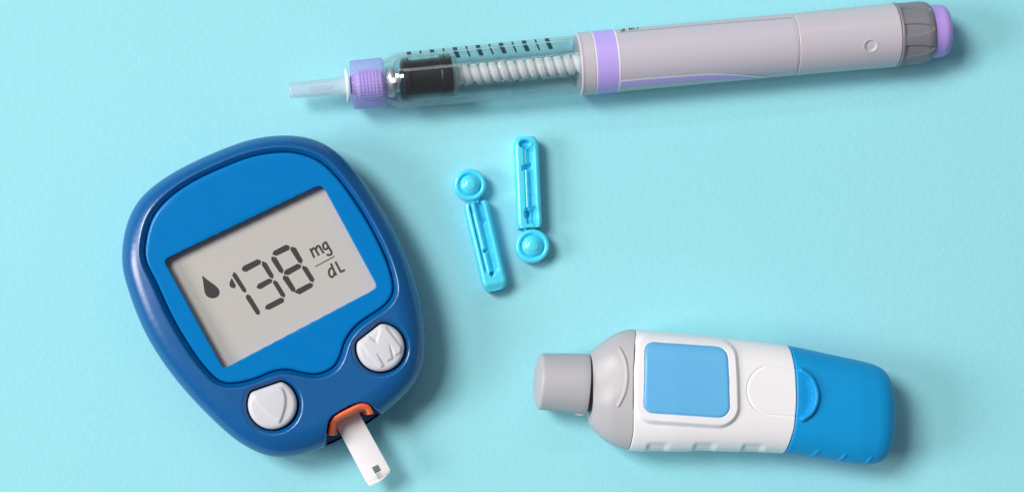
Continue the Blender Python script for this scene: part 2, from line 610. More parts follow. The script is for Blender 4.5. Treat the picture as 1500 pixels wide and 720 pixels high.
    word('unit_text', [
        ([(994, 296), (976, 305), (968, 325), (975, 352), (990, 363), (1003, 350), (1005, 331)], 1),
        ([(982, 266), (1003, 318), (1021, 350)], 0),
        ([(1013, 253), (1030, 285), (1052, 327)], 0),
        ([(1049, 328), (1063, 321), (1080, 311)], 0),
    ], 2.8)
    Geo().prism(zq([(869, 287), (1005, 214), (1008, 220), (873, 292)]), ZL - .1, ZL + .3).build('unit_bar', M['ink'], lcd, sharp=30)

    # buttons with raised marks
    def button(B, relief, zt):
        c = B.mean(0)
        n = 300
        th, R = polar(B, c, n)
        t = np.concatenate([[0, .004, .012, .025, .045, .07, .1], np.linspace(.13, 1, 70)])
        r = R[None] * (1 - t[:, None])
        V = np.empty((len(t), n, 3))
        V[..., 0] = c[0] + r * np.cos(th)
        V[..., 1] = c[1] + r * np.sin(th)
        d = np.maximum(-sd(V[..., :2], B), 0)
        q = np.clip(d / 7, 0, 1)
        V[..., 2] = zt - 6 + 6 * np.sqrt(1 - (1 - q) ** 2) + 1.5 * (1 - (r / R.max()) ** 2) + relief(V[..., :2])
        wall = V[0].copy()
        wall[:, 2] = 68
        return Geo().grid(np.concatenate([wall[None], V]), cv=True).build('button', M['button_white'], root)
    zq6 = lambda pts, ox, oy: U(np.array([(ox + x / 6, oy + y / 6) for x, y in pts]), 105)
    Ml = zq6([(415, 245), (480, 195), (548, 243), (585, 118), (630, 108), (768, 290), (762, 335), (712, 362), (668, 272), (690, 388),
              (645, 412), (560, 350), (612, 450), (585, 466), (480, 360)], 460, 460)
    def m_relief(XY):
        return 2.2 * (1 - smooth(-2.4, 2.0, sd(XY, Ml)))
    Tl = zq6([(190, 303), (300, 258), (430, 222), (462, 270), (472, 350), (455, 440), (415, 530), (360, 490), (270, 410)], 340, 530)
    Tl = crom(Tl, 5)
    def t_relief(XY):
        return 2.8 * (1 - smooth(-2.8, 2.2, sd(XY, Tl)))
    bm_ = button(BM, m_relief, 103)
    bm_['label'] = 'white button with a raised letter M'
    bt_ = button(BT, t_relief, 103)
    bt_['label'] = 'white button with a raised triangle'

    # orange lip of the strip slot
    path = crom(U([(482.5, 637), (484, 624), (487, 614.5), (492, 609.5), (509, 600.5), (526, 592.5), (534, 592.2), (540, 595), (543.5, 600.5), (545, 606)], 80), 6, False)
    t = np.gradient(path, axis=0)
    t /= np.linalg.norm(t, axis=1)[:, None]
    nn = np.c_[-t[:, 1], t[:, 0]]
    if (U([(515, 615)], 80)[0] - path[len(path) // 2]) @ nn[len(path) // 2] < 0:
        nn = -nn
    s = np.linspace(0, 1, len(path))
    top = 80 + 15 * np.sin(np.clip(s, .0, 1) * math.pi) ** .6
    prof = [(-2.5, -62), (-2.5, -1.5), (-1.3, -.3), (0.5, 0), (2.5, -.4), (4.4, -1.8), (5.6, -4), (6.4, -7), (11.5, -38), (12, -62)]
    V = np.empty((len(path), len(prof), 3))
    for j, (o, dz) in enumerate(prof):
        V[:, j, :2] = path + nn * o
        V[:, j, 2] = np.maximum(top + dz, 23.5)
    g = Geo().grid(V)
    m = len(prof)
    g.f.append(list(range(m)))
    g.f.append([(len(path) - 1) * m + i for i in range(m)])
    g.build('strip_slot', M['orange'], root, sharp=50)
    return root

meter = build_meter()

# ------------------------------------------------------------------ test strip, sitting in the meter's slot
def build_strip():
    zA, zB = 60.0, 50.0
    base = world(np.array([*U((541, 690), 45), zB]))
    a0, a1 = np.array(U((489, 616), 62)), np.array(U((523, 599.5), 62))
    b0 = np.array(U((540, 712), zB)); b1 = np.array(U((575.5, 694), zB))
    ax = ((b0 - a0) + (b1 - a1)) / 2
    L = np.linalg.norm(ax)
    ax /= L
    a0 = a0 - ax * 16
    a1 = a1 - ax * 16
    root = thing('test_strip', 'white test strip with a small green patch sticking out of the meter', 'test strip', 541, 690)
    def bil(u, v, dz=0):        # u along, v across
        p = (a0 * (1 - v) + a1 * v) * (1 - u) + (b0 * (1 - v) + b1 * v) * u
        zc = zA + (zB - zA) * u - 2.0 * math.sin(math.pi * u) + dz
        return [p[0], p[1], zc]
    n = 24
    us = np.linspace(0, 0.93, n)
    g = Geo()
    topv, botv = [], []
    rows = [(u, 0, 1) for u in us] + [(0.965, .02, .93), (0.985, .03, .72), (1.0, .06, .50)]
    rows = [(u, v0, v1) for u, v0, v1 in rows]
    V = []
    for u, v0, v1 in rows:
        V.append([bil(u, v0, -2.2), bil(u, v0, 0), bil(u, v0 + .02, .25), bil(u, v1 - .02, .25), bil(u, v1, 0), bil(u, v1, -2.2)])
    g.grid(np.array(V), cv=True)
    m = 6
    g.f.append([(len(rows) - 1) * m + i for i in range(m)])
    g.f.append([i for i in range(m)])
    g.build('film', M['strip'], root, sharp=40)
    def patch(name, u0, u1, v0, v1, mm, dz=.55):
        gg = Geo()
        gg.grid(np.array([[bil(u, v, dz) for v in np.linspace(v0, v1, 3)] for u in np.linspace(u0, u1, 4)]))
        gg.build(name, mm, root)
    patch('reagent_patch', .815, .895, .44, .69, M['strip_green'])
    for k in range(3):
        patch('reagent_line', .818 + .024 * k, .824 + .024 * k, .45, .68, M['strip_grey'], .75)
    for k in range(5):
        patch('printed_mark', .905 + .016 * k, .913 + .016 * k, .46 + .03 * (k % 2), .66 - .05 * ((k + 1) % 2), M['strip_grey'])
    patch('printed_mark', .90, .975, .45, .47, M['strip_grey'], .7)
    return root

build_strip()

# ------------------------------------------------------------------ insulin pen
def build_pen():
    root = thing('insulin_pen', 'long pinkish grey insulin pen with lavender band and clear cartridge', 'insulin pen', 900, 92)
    ZC = 46.5
    A = U((424, 133.2), ZC)
    a = np.array([0.99579, -0.0917]); a /= np.linalg.norm(a)
    nr = np.array([-a[1], a[0]])       # towards the bottom of the picture
    f = 1 - ZC / D
    S = lambda x: (np.asarray(x, float) - 424) / a[0] * f
    def rev(prof, n=128, cap0=True, cap1=True, geo=None):
        p = np.array(prof, float)
        q = [p[0]]
        for u, v in zip(p[:-1], p[1:]):          # holding points so that long runs stay flat up to their bevels
            L = np.hypot(*(v - u))
            if L > 3.0:
                q += [u + (v - u) * .5 / L, v - (v - u) * .5 / L]
            q.append(v)
        p = np.array(q)
        return revolve(A, a, nr, ZC, S(p[:, 0]), p[:, 1] * f, n, cap0, cap1, geo)
    def on_surface(px, py, r):
        """picture point -> (s, angle) on the barrel of radius r"""
        z = ZC + r
        for _ in range(6):
            q = U((px, py), z) - A
            s, v = q @ a, q @ nr
            v = np.clip(v / r, -.9995, .9995)
            z = ZC + r * math.sqrt(1 - v * v)
        return s, math.acos(v)
    def pt(s, th, r):
        q = A + a * s + nr * r * math.cos(th)
        return [q[0], q[1], ZC + r * math.sin(th)]
    def bev(x0, x1, r0, r1, b=1.5, inner=True):
        pr = []
        if inner: pr.append((x0, r0 * .3))
        pr += [(x0, r0 - b), (x0 + b * .3, r0 - b * .3), (x0 + b, r0), (x1 - b, r1), (x1 - b * .3, r1 - b * .3), (x1, r1 - b)]
        if inner: pr.append((x1, r1 * .3))
        return pr

    # needle cap, flange, collar
    g = rev([(423.2, .4), (423.2, 7.5), (423.8, 10.2), (425.2, 11.3), (450, 12.0), (506.5, 13.3)], 64, True, False)
    rev([(506.5, 11.6), (450, 10.2), (429, 9.6), (428, .4)], 64, False, True, g)
    g.build('needle_cap', M['frost'], root, sharp=60)
    rev([(452, 3.2), (488, 3.6), (489, .5)], 32).build('needle_shield', M['milky'], root, sharp=50)
    rev(bev(506.5, 511.5, 24.6, 24.6, 1.0), 96).build('needle_flange', M['hub_white'], root, sharp=60)
    n = 360
    th = np.linspace(0, 2 * math.pi, n, endpoint=False)
    xs = np.array([514.6, 514.8, 515.6, 517.5, 530, 545, 558, 561, 562.3, 562.5])
    rr = np.array([20, 33.6, 34.7, 35.0, 35.1, 35.2, 35.3, 35.2, 34.4, 20])
    R = rr[:, None] + (0.40 * np.sign(np.cos(45 * th)) * (np.abs(np.cos(45 * th)) ** .5))[None] * ((rr > 34.8) * 1.0)[:, None]
    revolve(A, a, nr, ZC, S(xs), R * f, n, True, True).build('needle_collar', M['hub'], root, sharp=50)
    pr = [(513, .5), (513, 12)]
    for k in range(6):
        x = 524 + 5 * k
        pr += [(x, 19), (x + 1.2, 22.5), (x + 3, 22.5), (x + 4.2, 19)]
    pr += [(558, 19), (562, 12), (562, .5)]
    rev(pr, 64).build('needle_hub', M['hub_lilac'], root, sharp=40)

    # clear cartridge holder (outer shell with a real wall)
    out = [(562.8, 30), (563.2, 32.5), (565.5, 33.4), (568.5, 33.6), (571, 34.6), (574.5, 36.8), (578, 38.7), (582, 39.8), (588, 40.3), (650, 40.9), (720, 41.3), (790, 41.8), (850, 42.3)]
    inn = [(x + 1.5, r - 3.0) for x, r in out][::-1]
    g = rev(out, 128, False, False)
    rev([out[-1], inn[0]], 128, False, False, g)
    rev(inn, 128, False, False, g)
    rev([inn[-1], out[0]], 128, False, False, g)
    g.build('cartridge_holder', M['clear'], root, sharp=60)
    gl = [(575, 14), (576, 22), (579, 28), (584, 33), (590, 34.6), (700, 34.6), (836, 34.8)]
    g = rev(gl, 128, True, False)
    rev([(x + 1, r - 1.3) for x, r in gl][::-1], 128, False, True, g)
    g.build('glass_cartridge', M['glass'], root, sharp=60)
    rev([(566, .5), (566, 18), (567.5, 22.5), (573, 23.4), (576, 22.5), (577.5, 18), (581, 16.5), (584, 16.5), (584.2, .5)], 64).build('cartridge_cap', M['metal'], root, sharp=40)
    rev([(587.5, .5), (587.8, 25), (589.5, 30), (592, 32.6), (598.5, 33.1), (600.0, 32.2), (600.5, 28.6), (645, 28.8), (645.4, 32.2), (647, 33.1),
         (659, 33.1), (661.5, 32.2), (661.8, .5)], 96).build('plunger', M['rubber'], root, sharp=40)
    rev([(662, .5), (662, 28), (663, 29), (668, 29), (669, 28), (669, .5)], 96).build('pusher_disc', M['milky'], root, sharp=40)
    # screw rod
    s = np.linspace(667, 858, 620)
    n = 64
    th = np.linspace(0, 2 * math.pi, n, endpoint=False)
    ph = (s[:, None] / 13.6 + th[None] / (2 * math.pi)) % 1.0
    lobe = smooth(0, .34, ph) * (1 - smooth(.72, 1.0, ph))
    R = 10.2 + 4.2 * lobe
    R = np.where(s[:, None] < 678, 13.2, R)
    revolve(A, a, nr, ZC, S(s), R * f, n, True, True).build('screw_rod', M['rod'], root)
    rev([(728, 35), (728, 38), (729.2, 38.6), (735, 38.6), (736, 38), (736, 35)], 96, False, False).build('inner_ring', M['glass'], root, sharp=50)
    g = rev([(818, 35), (818, 38.7), (819, 39), (846, 39.2), (847, 35)], 96, False, False)
    g.build('holder_sleeve', M['glass'], root, sharp=50)
    # scale marks: printed on the holder; the upper row paints in their refracted image
    for k in range(13):
        x = 601.7 + 16.75 * k
        big = k % 2 == 0
        for row, (v0, v1) in enumerate(((-40.2, -33.6), (-31.4, -20.6))):
            if row == 1 and x < 655:
                continue
            r = (40.5 + (x - 601) / 250 * 1.9 + .25) * f
            hw = (3.2 if big else 1.3) * f
            t0, t1 = math.acos(v0 * f / r if abs(v0 * f / r) < 1 else -.9999), math.acos(v1 * f / r)
            V = np.array([[pt(S(x) + o - .18 * (t - t0) * r * (row == 1) , t, r) for o in (-hw, 0, hw)] for t in np.linspace(t0, t1, 8)])
            Geo().grid(V).build('scale_mark_and_refraction', M['tick'], root)

    # barrel
    ring = [(852, 14.5), (847.5, 15), (846.5, 39), (845.6, 43.5), (846.2, 45.6), (847.6, 46.3), (849.4, 46.0), (850.6, 45.5), (866.5, 45.7), (867, 45.2), (867, 30)]
    rev(ring, 128, False, False).build('barrel_ring', M['pen_grey'], root, sharp=60)
    rev([(867, 30), (867, 45.0), (867.5, 45.5), (900, 45.4), (1160.4, 45.1), (1160.85, 44.8), (1160.9, 40)], 160, False, False).build('front_barrel', M['pen_grey'], root, sharp=60)
    # rear barrel with the round dimple
    xs = np.concatenate([[1161.3, 1161.35, 1161.8], np.linspace(1163.5, 1307, 180), [1308.4, 1308.8, 1308.9]])
    base = np.concatenate([[40, 44.7, 45.1], np.linspace(45.2, 46.2, 180), [46.0, 45.0, 38]])
    n = 480
    th = np.linspace(0, 2 * math.pi, n, endpoint=False)
    sd_, td_ = on_surface(1275.8, 67.6, 45.9 * f)
    ss = S(xs)
    dd = np.hypot(ss[:, None] - sd_, (((th[None] - td_ + math.pi) % (2 * math.pi)) - math.pi) * 45.9)
    dim = -1.7 * (1 - smooth(6.0, 9.0, dd)) + .35 * smooth(8, 9.5, dd) * (1 - smooth(9.5, 12.5, dd))
    R = base[:, None] + dim
    revolve(A, a, nr, ZC, ss, R * f, n, False, False).build('rear_barrel', M['pen_grey'], root, sharp=60)

    # printed label, band, swoosh
    def band(name, x0, x1, r, mm):
        rev([(x0, r), (x1, r)], 128, False, False).build(name, mm, root)
    band('lavender_band', 869.0, 899.5, 45.75, M['purple'])
    band('white_band_edge', 866.9, 869.0, 45.78, M['white_line'])
    band('white_band_edge', 899.5, 902.0, 45.78, M['white_line'])
    def strip(name, top, bot, r, mm, n=60, rows=6):
        """patch between two picture curves, laid on the barrel"""
        top, bot = np.array(top, float), np.array(bot, float)
        x = np.linspace(0, 1, n)
        def at(c, u):
            L = np.r_[0, np.cumsum(np.hypot(*np.diff(c, axis=0).T))]
            return np.array([np.interp(u, L / L[-1], c[:, 0]), np.interp(u, L / L[-1], c[:, 1])])
        V = np.empty((n, rows, 3))
        for i, u in enumerate(x):
            s0, t0 = on_surface(*at(top, u), r * f)
            s1, t1 = on_surface(*at(bot, u), r * f)
            for j, q in enumerate(np.linspace(0, 1, rows)):
                V[i, j] = pt(s0 + (s1 - s0) * q, t0 + (t1 - t0) * q, r * f)
        Geo().grid(V).build(name, mm, root)
    up = crom([(876, 123.2), (908, 119.8), (960, 115.4), (1010, 111.6), (1039, 110.2), (1060, 110.2), (1078, 111.0), (1100, 112.6), (1122, 114.2)], 6, False)
    lo = crom([(876, 135.5), (884, 132.5), (892, 129.6), (915, 126.6), (960, 122.6), (1010, 118.2), (1039, 116.2), (1078, 115.6), (1100, 115.2), (1122, 114.8)], 6, False)
    strip('lavender_swoosh', up, lo, 45.72, M['purple'])
    strip('white_swoosh_edge', up + [0, -2.2], up + [0, 0], 45.71, M['white_line'], rows=3)
    lab_top = np.array([(906, 48.5), (960, 43.8), (1000, 39.8), (1080, 33.2), (1160, 27.0)])
    lab_bot = np.array([(911, 117.0), (960, 112.6), (1010, 108.8), (1060, 107.5), (1110, 109.5), (1167, 103.5)])
    strip('label', lab_top, lab_bot, 45.58, M['pen_label'], rows=24)
    strip('label_edge', lab_top + [0, -1.6], lab_top + [0, .2], 45.6, M['label_edge'], rows=3)  # narrow darker grey strip along the label's upper edge
    # the lettering "3 ml" near the top of the barrel
    def letters(strokes, wd=0.95, r=45.66):
        g = Geo()
        for k, st in enumerate(strokes):
            st = crom(st, 4, False)
            t = np.gradient(st, axis=0); t /= np.linalg.norm(t, axis=1)[:, None]
            nn = np.c_[-t[:, 1], t[:, 0]] * wd
            V = np.empty((len(st), 2, 3))
            for i in range(len(st)):
                for j, sg in enumerate((-1, 1)):
                    s, th_ = on_surface(*(st[i] + sg * nn[i]), (r + .01 * k) * f)
                    V[i, j] = pt(s, th_, (r + .01 * k) * f)
            g.grid(V)
        g.build('volume_text', M['tick'], root)
    dn = lambda g_: [[(x, y + 2.3) for x, y in st] for st in g_]
    letters(dn([[(908.6, 39.2), (911.5, 37.9), (914.2, 38.6), (913.2, 40.0), (911.6, 40.5)],
             [(911.6, 40.4), (914.2, 40.6), (914.9, 42.0), (912.4, 43.0), (909.4, 42.7)],
             [(921.6, 38.8), (922.6, 42.0)], [(922.0, 39.8), (924.0, 38.2), (925.6, 41.6)], [(925.0, 39.3), (927.2, 37.9), (928.8, 41.2)],
             [(932.4, 36.0), (934.2, 40.6)]]), wd=0.75)

    # dosing knob with leaf-shaped flutes
    xs = np.concatenate([[1309.4, 1309.5, 1310.2, 1311.5, 1313, 1314.2], np.linspace(1315.5, 1346, 90), 1346 + 15.3 * np.sin(np.linspace(0, math.pi / 2, 26))[1:]])
    qx = np.clip((xs - 1346) / 15.3, 0, 1)
    base = np.concatenate([[36, 45.6, 46.6, 47.0, 46.9, 46.2], np.linspace(46.0, 45.7, 90), 45.7 - 8.6 * (1 - np.sqrt(np.clip(1 - qx[96:] ** 2, 0, 1)))])
    n = 640
    th = np.linspace(0, 2 * math.pi, n, endpoint=False)
    N = 9
    phi = ((th / (2 * math.pi) * N + .28) % 1.0) - .5
    tt = np.clip((xs - 1312) / 44.0, 0, 1)
    half = .30 * np.sqrt(np.clip(1 - tt ** 2.2, 0, 1))
    inside = smooth(-.012, .03, half[:, None] - np.abs(phi)[None]) * ((xs > 1315)[:, None])
    slope = (phi[None] / np.maximum(half[:, None], .05))
    R = base[:, None] - inside * (1.6 + 1.0 * slope)
    g = revolve(A, a, nr, ZC, S(xs), R * f, n, False, True)
    g.build('dose_knob', M['knob'], root, sharp=70)
    rev([(1308.0, 43.6), (1310.2, 43.6)], 96, False, False).build('knob_gap', M['dark_gap'], root)
    q = np.linspace(0, math.pi / 2, 16)
    pr = [(1361, 20), (1361, 38.3), (1364, 38.6), (1374, 38.4)] + [(1374 + 13.2 * math.sin(t), 38.4 - 10.5 * (1 - math.cos(t))) for t in q[1:]] + [(1388.0, 20), (1388.4, .5)]
    rev(pr, 128).build('dose_button', M['purple_button'], root, sharp=60)
    return root

build_pen()

# ------------------------------------------------------------------ lancets
def build_lancet(label, head_c, b0, b1, head_r, style):
    Zr = 30
    hc = U(head_c, Zr)
    p0, p1 = U(b0, Zr), U(b1, Zr)
    root = thing('lancet', label, 'lancet', *((np.array(b0) + np.array(b1)) / 2), group='cyan twist-top lancets')
    ax = (p1 - p0)
    L = np.linalg.norm(ax)
    ax /= L
    nb = np.array([-ax[1], ax[0]])          # across
    if nb[0] < 0:
        nb = -nb                             # positive towards the right of the picture
    W = 18.0
    na, nq = 300, 84
    A = np.linspace(0, L, na)
    # half width: slightly waisted, rounded tail
    e = np.clip((A - (L - 15)) / 15, 0, 1)
    wa = W * np.where(e > 0, .52 + .48 * np.sqrt(np.clip(1 - e ** 2, 0, 1)), 1.0)
    wa *= 1 - .10 * (1 - smooth(0, 7, A))
    q = np.linspace(-1, 1, nq)
    a_ = np.repeat(A[:, None], nq, 1)
    b_ = wa[:, None] * q[None]
    edge = wa[:, None] - np.abs(b_)
    z = np.full(a_.shape, 33.0)
    rnd = np.clip(edge / 6, 0, 1)
    z -= 7 * (1 - np.sqrt(1 - (1 - rnd) ** 2))
    if style == 'open':
        tr = (1 - smooth(8.8, 11.2, np.abs(b_))) * (1 - smooth(L - 28, L - 23, a_ + .05 * b_ ** 2))
        z -= 10 * tr
        rb = b_ + 4.4
        rod = np.sqrt(np.clip(1 - (rb / 5.4) ** 2, 0, 1))
        z = np.where((np.abs(rb) < 5.4) & (a_ < L - 20) & (a_ > 2), np.maximum(z, 22 + 11.5 * rod - 3.5 * (a_ < 16)), z)
        well = np.hypot((a_ - 14) / 20, (b_ - 4.6) / 5.6)
        z -= 9 * (1 - smooth(.8, 1.05, well))
        h1 = np.hypot(a_ - 72, (b_ + 3.0))
        z -= 8 * (1 - smooth(1.6, 4.0, h1))
        h2 = np.hypot(a_ - (L - 25), b_ + 1.5)
        z -= 10 * (1 - smooth(2.0, 4.4, h2))
        z -= 6 * smooth(L - 12, L, a_)
        slot = (1 - smooth(1.0, 2.2, np.abs(rb - 5.8))) * (a_ > 20) * (a_ < L - 26)
        z -= 0.0 * slot
    else:
        tr = (1 - smooth(5.6, 8.4, np.abs(b_ - 3.0))) * smooth(4, 8, a_) * (1 - smooth(L - 20, L - 12, a_ + .05 * b_ ** 2))
        z -= 9.5 * tr
        rb = b_ + 2.2
        rod = np.sqrt(np.clip(1 - (rb / 4.6) ** 2, 0, 1))
        z = np.where((np.abs(rb) < 4.6) & (a_ > 24) & (a_ < L - 48), np.maximum(z, 21 + 11.5 * rod), z)
        z = np.where((np.abs(rb) < 4.6) & (a_ > L - 40) & (a_ < L - 18), np.maximum(z, 21 + 9 * rod), z)
        well = np.hypot((a_ - 20) / 9, (b_ + 3) / 5.2)
        z -= 7 * (1 - smooth(.5, 1.1, well))
        well2 = np.hypot((a_ - 16) / 15, (b_ - 8) / 5.0)
        z -= 5 * (1 - smooth(.8, 1.1, well2))
        nt_ = np.abs((a_ - (L - 44)) - .35 * b_)
        z -= 5 * (1 - smooth(2.0, 4.8, nt_)) * (1 - smooth(6, 8, np.abs(b_ + 1)))
        scoop = np.hypot((a_ - (L - 11)) / 6.0, (b_ + .5) / 9.0) + .25 * np.clip(b_ / 9, -1, 1)
        z -= 11 * (1 - smooth(.7, 1.0, scoop))
        lipd = np.abs(scoop - 1.08)
        z += 1.6 * (1 - smooth(.05, .16, lipd))
        z -= 3 * smooth(L - 8, L, a_)
    V = np.empty((na, nq, 3))
    V[..., :2] = p0 + a_[..., None] * ax + b_[..., None] * nb
    V[..., 2] = z
    # close down to the paper on all sides
    def skirt(row, grow=0.0):
        r2 = row.copy(); r2[:, 2] = 0.4
        return r2
    full = np.concatenate([skirt(V[0])[None], V, skirt(V[-1])[None]])
    l, r = full[:, :1].copy(), full[:, -1:].copy()
    l2, r2 = l.copy(), r.copy()
    l2[..., 2] = np.minimum(l[..., 2], 14); r2[..., 2] = np.minimum(r[..., 2], 14)
    l[..., 2] = .4; r[..., 2] = .4
    l[..., :2] += nb * 2.5; r[..., :2] -= nb * 2.5
    full = np.concatenate([l, l2, full, r2, r], 1)
    Geo().grid(full).build('body', M['lancet'], root, sharp=65)
    # twist-off disc
    R = head_r
    q = np.linspace(0, math.pi / 2, 6)
    pr = [(R - 2.5, .5), (R - .8, 5), (R, 12), (R, 23)] + [(R - 3 * (1 - math.cos(t)), 23 + 4 * math.sin(t)) for t in q[1:]]
    pr += [(R * .78, 27.2), (R * .735, 26.4), (R * .71, 24.0), (R * .69, 22.6), (R * .655, 22.8), (R * .62, 25.2), (R * .58, 27.6), (R * .53, 29.4), (R * .47, 30.3), (R * .42, 30.7), (R * .38, 31.4), (R * .34, 32.3), (R * .28, 33.0), (R * .19, 33.4), (R * .1, 33.6), (.05, 33.65)]
    n = 96
    th = np.linspace(0, 2 * math.pi, n, endpoint=False)
    V = np.empty((len(pr), n, 3))
    for i, (r, zz) in enumerate(pr):
        V[i, :, 0] = hc[0] + r * np.cos(th)
        V[i, :, 1] = hc[1] + r * np.sin(th)
        V[i, :, 2] = zz
    Geo().grid(V, cv=True).build('twist_cap', M['lancet'], root, sharp=65)
    # snapped-through neck with two little burrs
    d = (p0 - hc); d /= np.linalg.norm(d)
    s0 = hc + d * (R - 3)
    wv = np.array([-d[1], d[0]])
    g = Geo()
    s1 = p0 + ax * 2
    g.prism(np.array([s0 + wv * 8, s0 - wv * 8, s1 - wv * 6, s1 + wv * 6]), 6, 20, True)
    g.build('neck', M['lancet'], root, sharp=30)
    g = Geo()
    rng = np.random.default_rng(4 if style == 'open' else 9)
    for k in range(7):
        c = hc + d * (R + rng.uniform(-1, 3)) + wv * rng.uniform(-15, 15)
        r = rng.uniform(.8, 1.7)
        ph = np.linspace(0, 2 * math.pi, 6, endpoint=False)
        poly = np.c_[c[0] + r * np.cos(ph) * rng.uniform(.6, 1.3, 6), c[1] + r * np.sin(ph) * rng.uniform(.6, 1.3, 6)]
        z1 = rng.uniform(20, 29)
        g.prism(poly, 8, z1)
    o = g.build('torn_edge', M['lancet'], root, sharp=30)
    return root

build_lancet('cyan plastic lancet with round cap at its upper end, pointing down towards the right', (688.8, 270), (696.5, 296), (727.5, 425), 23.2, 'open')
build_lancet('cyan plastic lancet with round cap at its lower end and scooped tip on top', (780.5, 359.5), (776.3, 333), (770.5, 199.5), 24.6, 'scoop')

# ------------------------------------------------------------------ lancing device
def build_lancer():
    root = thing('lancing_device', 'white lancing device with grey nose, blue end cap and square light blue button', 'lancing device', 1080, 575)
    ZM = 52.0
    top = crom([(857, 521), (864, 515), (875, 506.5), (890.5, 494.6), (906, 486), (923, 482), (931, 482), (984, 486.5), (1030, 490.5), (1084, 496.8), (1154, 506), (1212, 518), (1250, 526),
                (1269, 530.5), (1282, 535), (1291, 541), (1297, 549), (1300.5, 560), (1302.5, 575), (1304, 600)], 8, False)
    bot = crom([(852, 592), (857, 606.5), (862, 619), (878, 638.5), (897, 651), (920, 658.5), (939, 660.5), (984, 660.5), (1047, 660), (1084, 661), (1151, 663.5), (1212, 672.5), (1240, 677),
                (1262, 679), (1280, 677.5), (1292, 671), (1299, 660), (1302, 645), (1303.5, 625), (1304, 607)], 8, False)
    tT, tB = U(top, ZM), U(bot, ZM)
    xN, xE = U((863.5, 560), ZM)[0], U((1303.9, 560), ZM)[0]
    yt = lambda x: np.interp(x, tT[:, 0], tT[:, 1])
    yb = lambda x: np.interp(x, tB[:, 0], tB[:, 1])
    kx = U(np.array([[858, 0], [870, 0], [890, 0], [920, 0], [980, 0], [1080, 0], [1180, 0], [1250, 0], [1280, 0], [1293, 0], [1300, 0], [1304, 0]]), ZM)[:, 0]
    xd = np.linspace(kx[0] - 60, kx[-1] + 60, 2400)
    zd = np.interp(xd, kx[:-3], [40, 43, 48.5, 52, 55, 55.5, 54, 50, 46])
    ker = np.exp(-np.linspace(-2.5, 2.5, 121) ** 2); ker /= ker.sum()
    zd = np.convolve(np.pad(zd, 60, mode='edge'), ker, 'valid')
    def zh_(x):
        e = np.clip((x - (kx[-1] - 30)) / 30, 0, 1)
        return np.interp(x, xd, zd) * (.45 + .55 * np.sqrt(1 - e ** 2 * .999))
    NX = 2.7
    def ztop(x, y):
        yc, hw = (yt(x) + yb(x)) / 2, (yb(x) - yt(x)) / 2
        v = np.clip(np.abs(y - yc) / hw, 0, 1)
        return 55 + zh_(x) * (1 - v ** NX) ** (1 / NX)
    ZT = 106.0
    btn = U(round_poly([(943.5, 498.5), (1066.5, 507.0), (1069.0, 613.0), (940.5, 604.5)], [16, 17, 17, 16], 12), ZT)
    # outline of the thumb mark and of the ridge
    th = np.linspace(-math.pi / 2, -3 * math.pi / 2, 40)
    arc = np.c_[1130 + 36 * np.cos(th), 571 + 36 * np.sin(th)]
    thumb = U(np.r_[[(1172, 538.5)], arc, [(1172, 610.5)]], 108)
    ridge = U(crom([(1174.5, 542), (1187, 552), (1194.5, 568), (1196, 580), (1193, 594), (1186, 605), (1175.6, 612.5)], 8, False), 108)
    nose_arc = U(crom([(908, 510), (914, 524), (917, 540), (917, 556), (913, 576), (905, 593)], 8, False), 100)
    dish_c = U((884, 553), 98)

    th = np.linspace(0, 2 * math.pi, 40001)
    cs, sn = np.cos(th), np.sin(th)
    vy = np.sign(cs) * np.abs(cs) ** (2 / NX)
    vz = np.sign(sn) * np.abs(sn) ** (2 / NX)
    # even spacing round the section, finer on the upper half
    al = np.r_[0, np.cumsum(np.hypot(np.diff(vy) * 85, np.diff(vz) * 55) * np.where(sn[1:] > -.2, 1.0, .3))]
    pick = np.interp(np.linspace(0, al[-1], 640, endpoint=False), al, np.arange(len(al))).astype(int)
    th, sn, vy, vz = th[pick], sn[pick], vy[pick], vz[pick]
    vn = np.array([-1, -.8, -.3, .3, .7, 1.0])
    seam1 = U(np.c_[np.interp(vy, vn, [930, 925, 921, 921, 922, 919.5]), np.full(len(th), 570)], 60)[:, 0]
    seam2 = U(np.c_[np.interp(vy, [-1, -.55, 0, .5, 1], [1154, 1157, 1158, 1155.5, 1147.5]), np.full(len(th), 580)], 70)[:, 0]
    def surf(X, shrink):
        """X[n, th] stations; shrink inset at part edges"""
        yc, hw, zh = (yt(X) + yb(X)) / 2, (yb(X) - yt(X)) / 2 - shrink, zh_(X) - shrink
        V = np.empty((*X.shape, 3))
        V[..., 0] = X
        V[..., 1] = yc + hw * vy[None]
        V[..., 2] = 55 + zh * vz[None]
        return V
    def stations(a, b, n, edge=True):
        u = np.linspace(0, 1, n)
        X = a[None] * (1 - u[:, None]) + b[None] * u[:, None]
        return X
    one = np.ones(len(th))
    up = np.clip(sn * 1.6, 0, 1)[None]

    # nose
    n1 = 90
    X = stations(one * xN, seam1 - .2, n1)
    sh = np.zeros(X.shape)
    sh[-1] = .9; sh[-2] = .2
    V = surf(X, sh)
    XY = V[..., :2]
    dr = np.hypot(XY[..., 0] - dish_c[0], (XY[..., 1] - dish_c[1]) * .82)
    da = dist_line(XY, nose_arc)
    leftside = XY[..., 0] < np.interp(XY[..., 1], nose_arc[:, 1], nose_arc[:, 0])
    V[..., 2] += up * (-2.6 * (1 - smooth(8, 34, dr)) * np.where(leftside, 1, np.clip(1 - da / 5, 0, 1)) + 2.0 * np.sqrt(np.clip(1 - (da / 2.6) ** 2, 0, 1)) )
    pre = V[:1].copy(); pre[..., 0] += 1.0
    pre[..., 1] = yt(xN) * .5 + yb(xN) * .5 + (pre[..., 1] - yt(xN) * .5 - yb(xN) * .5) * .6
    pre[..., 2] = 55 + (pre[..., 2] - 55) * .6
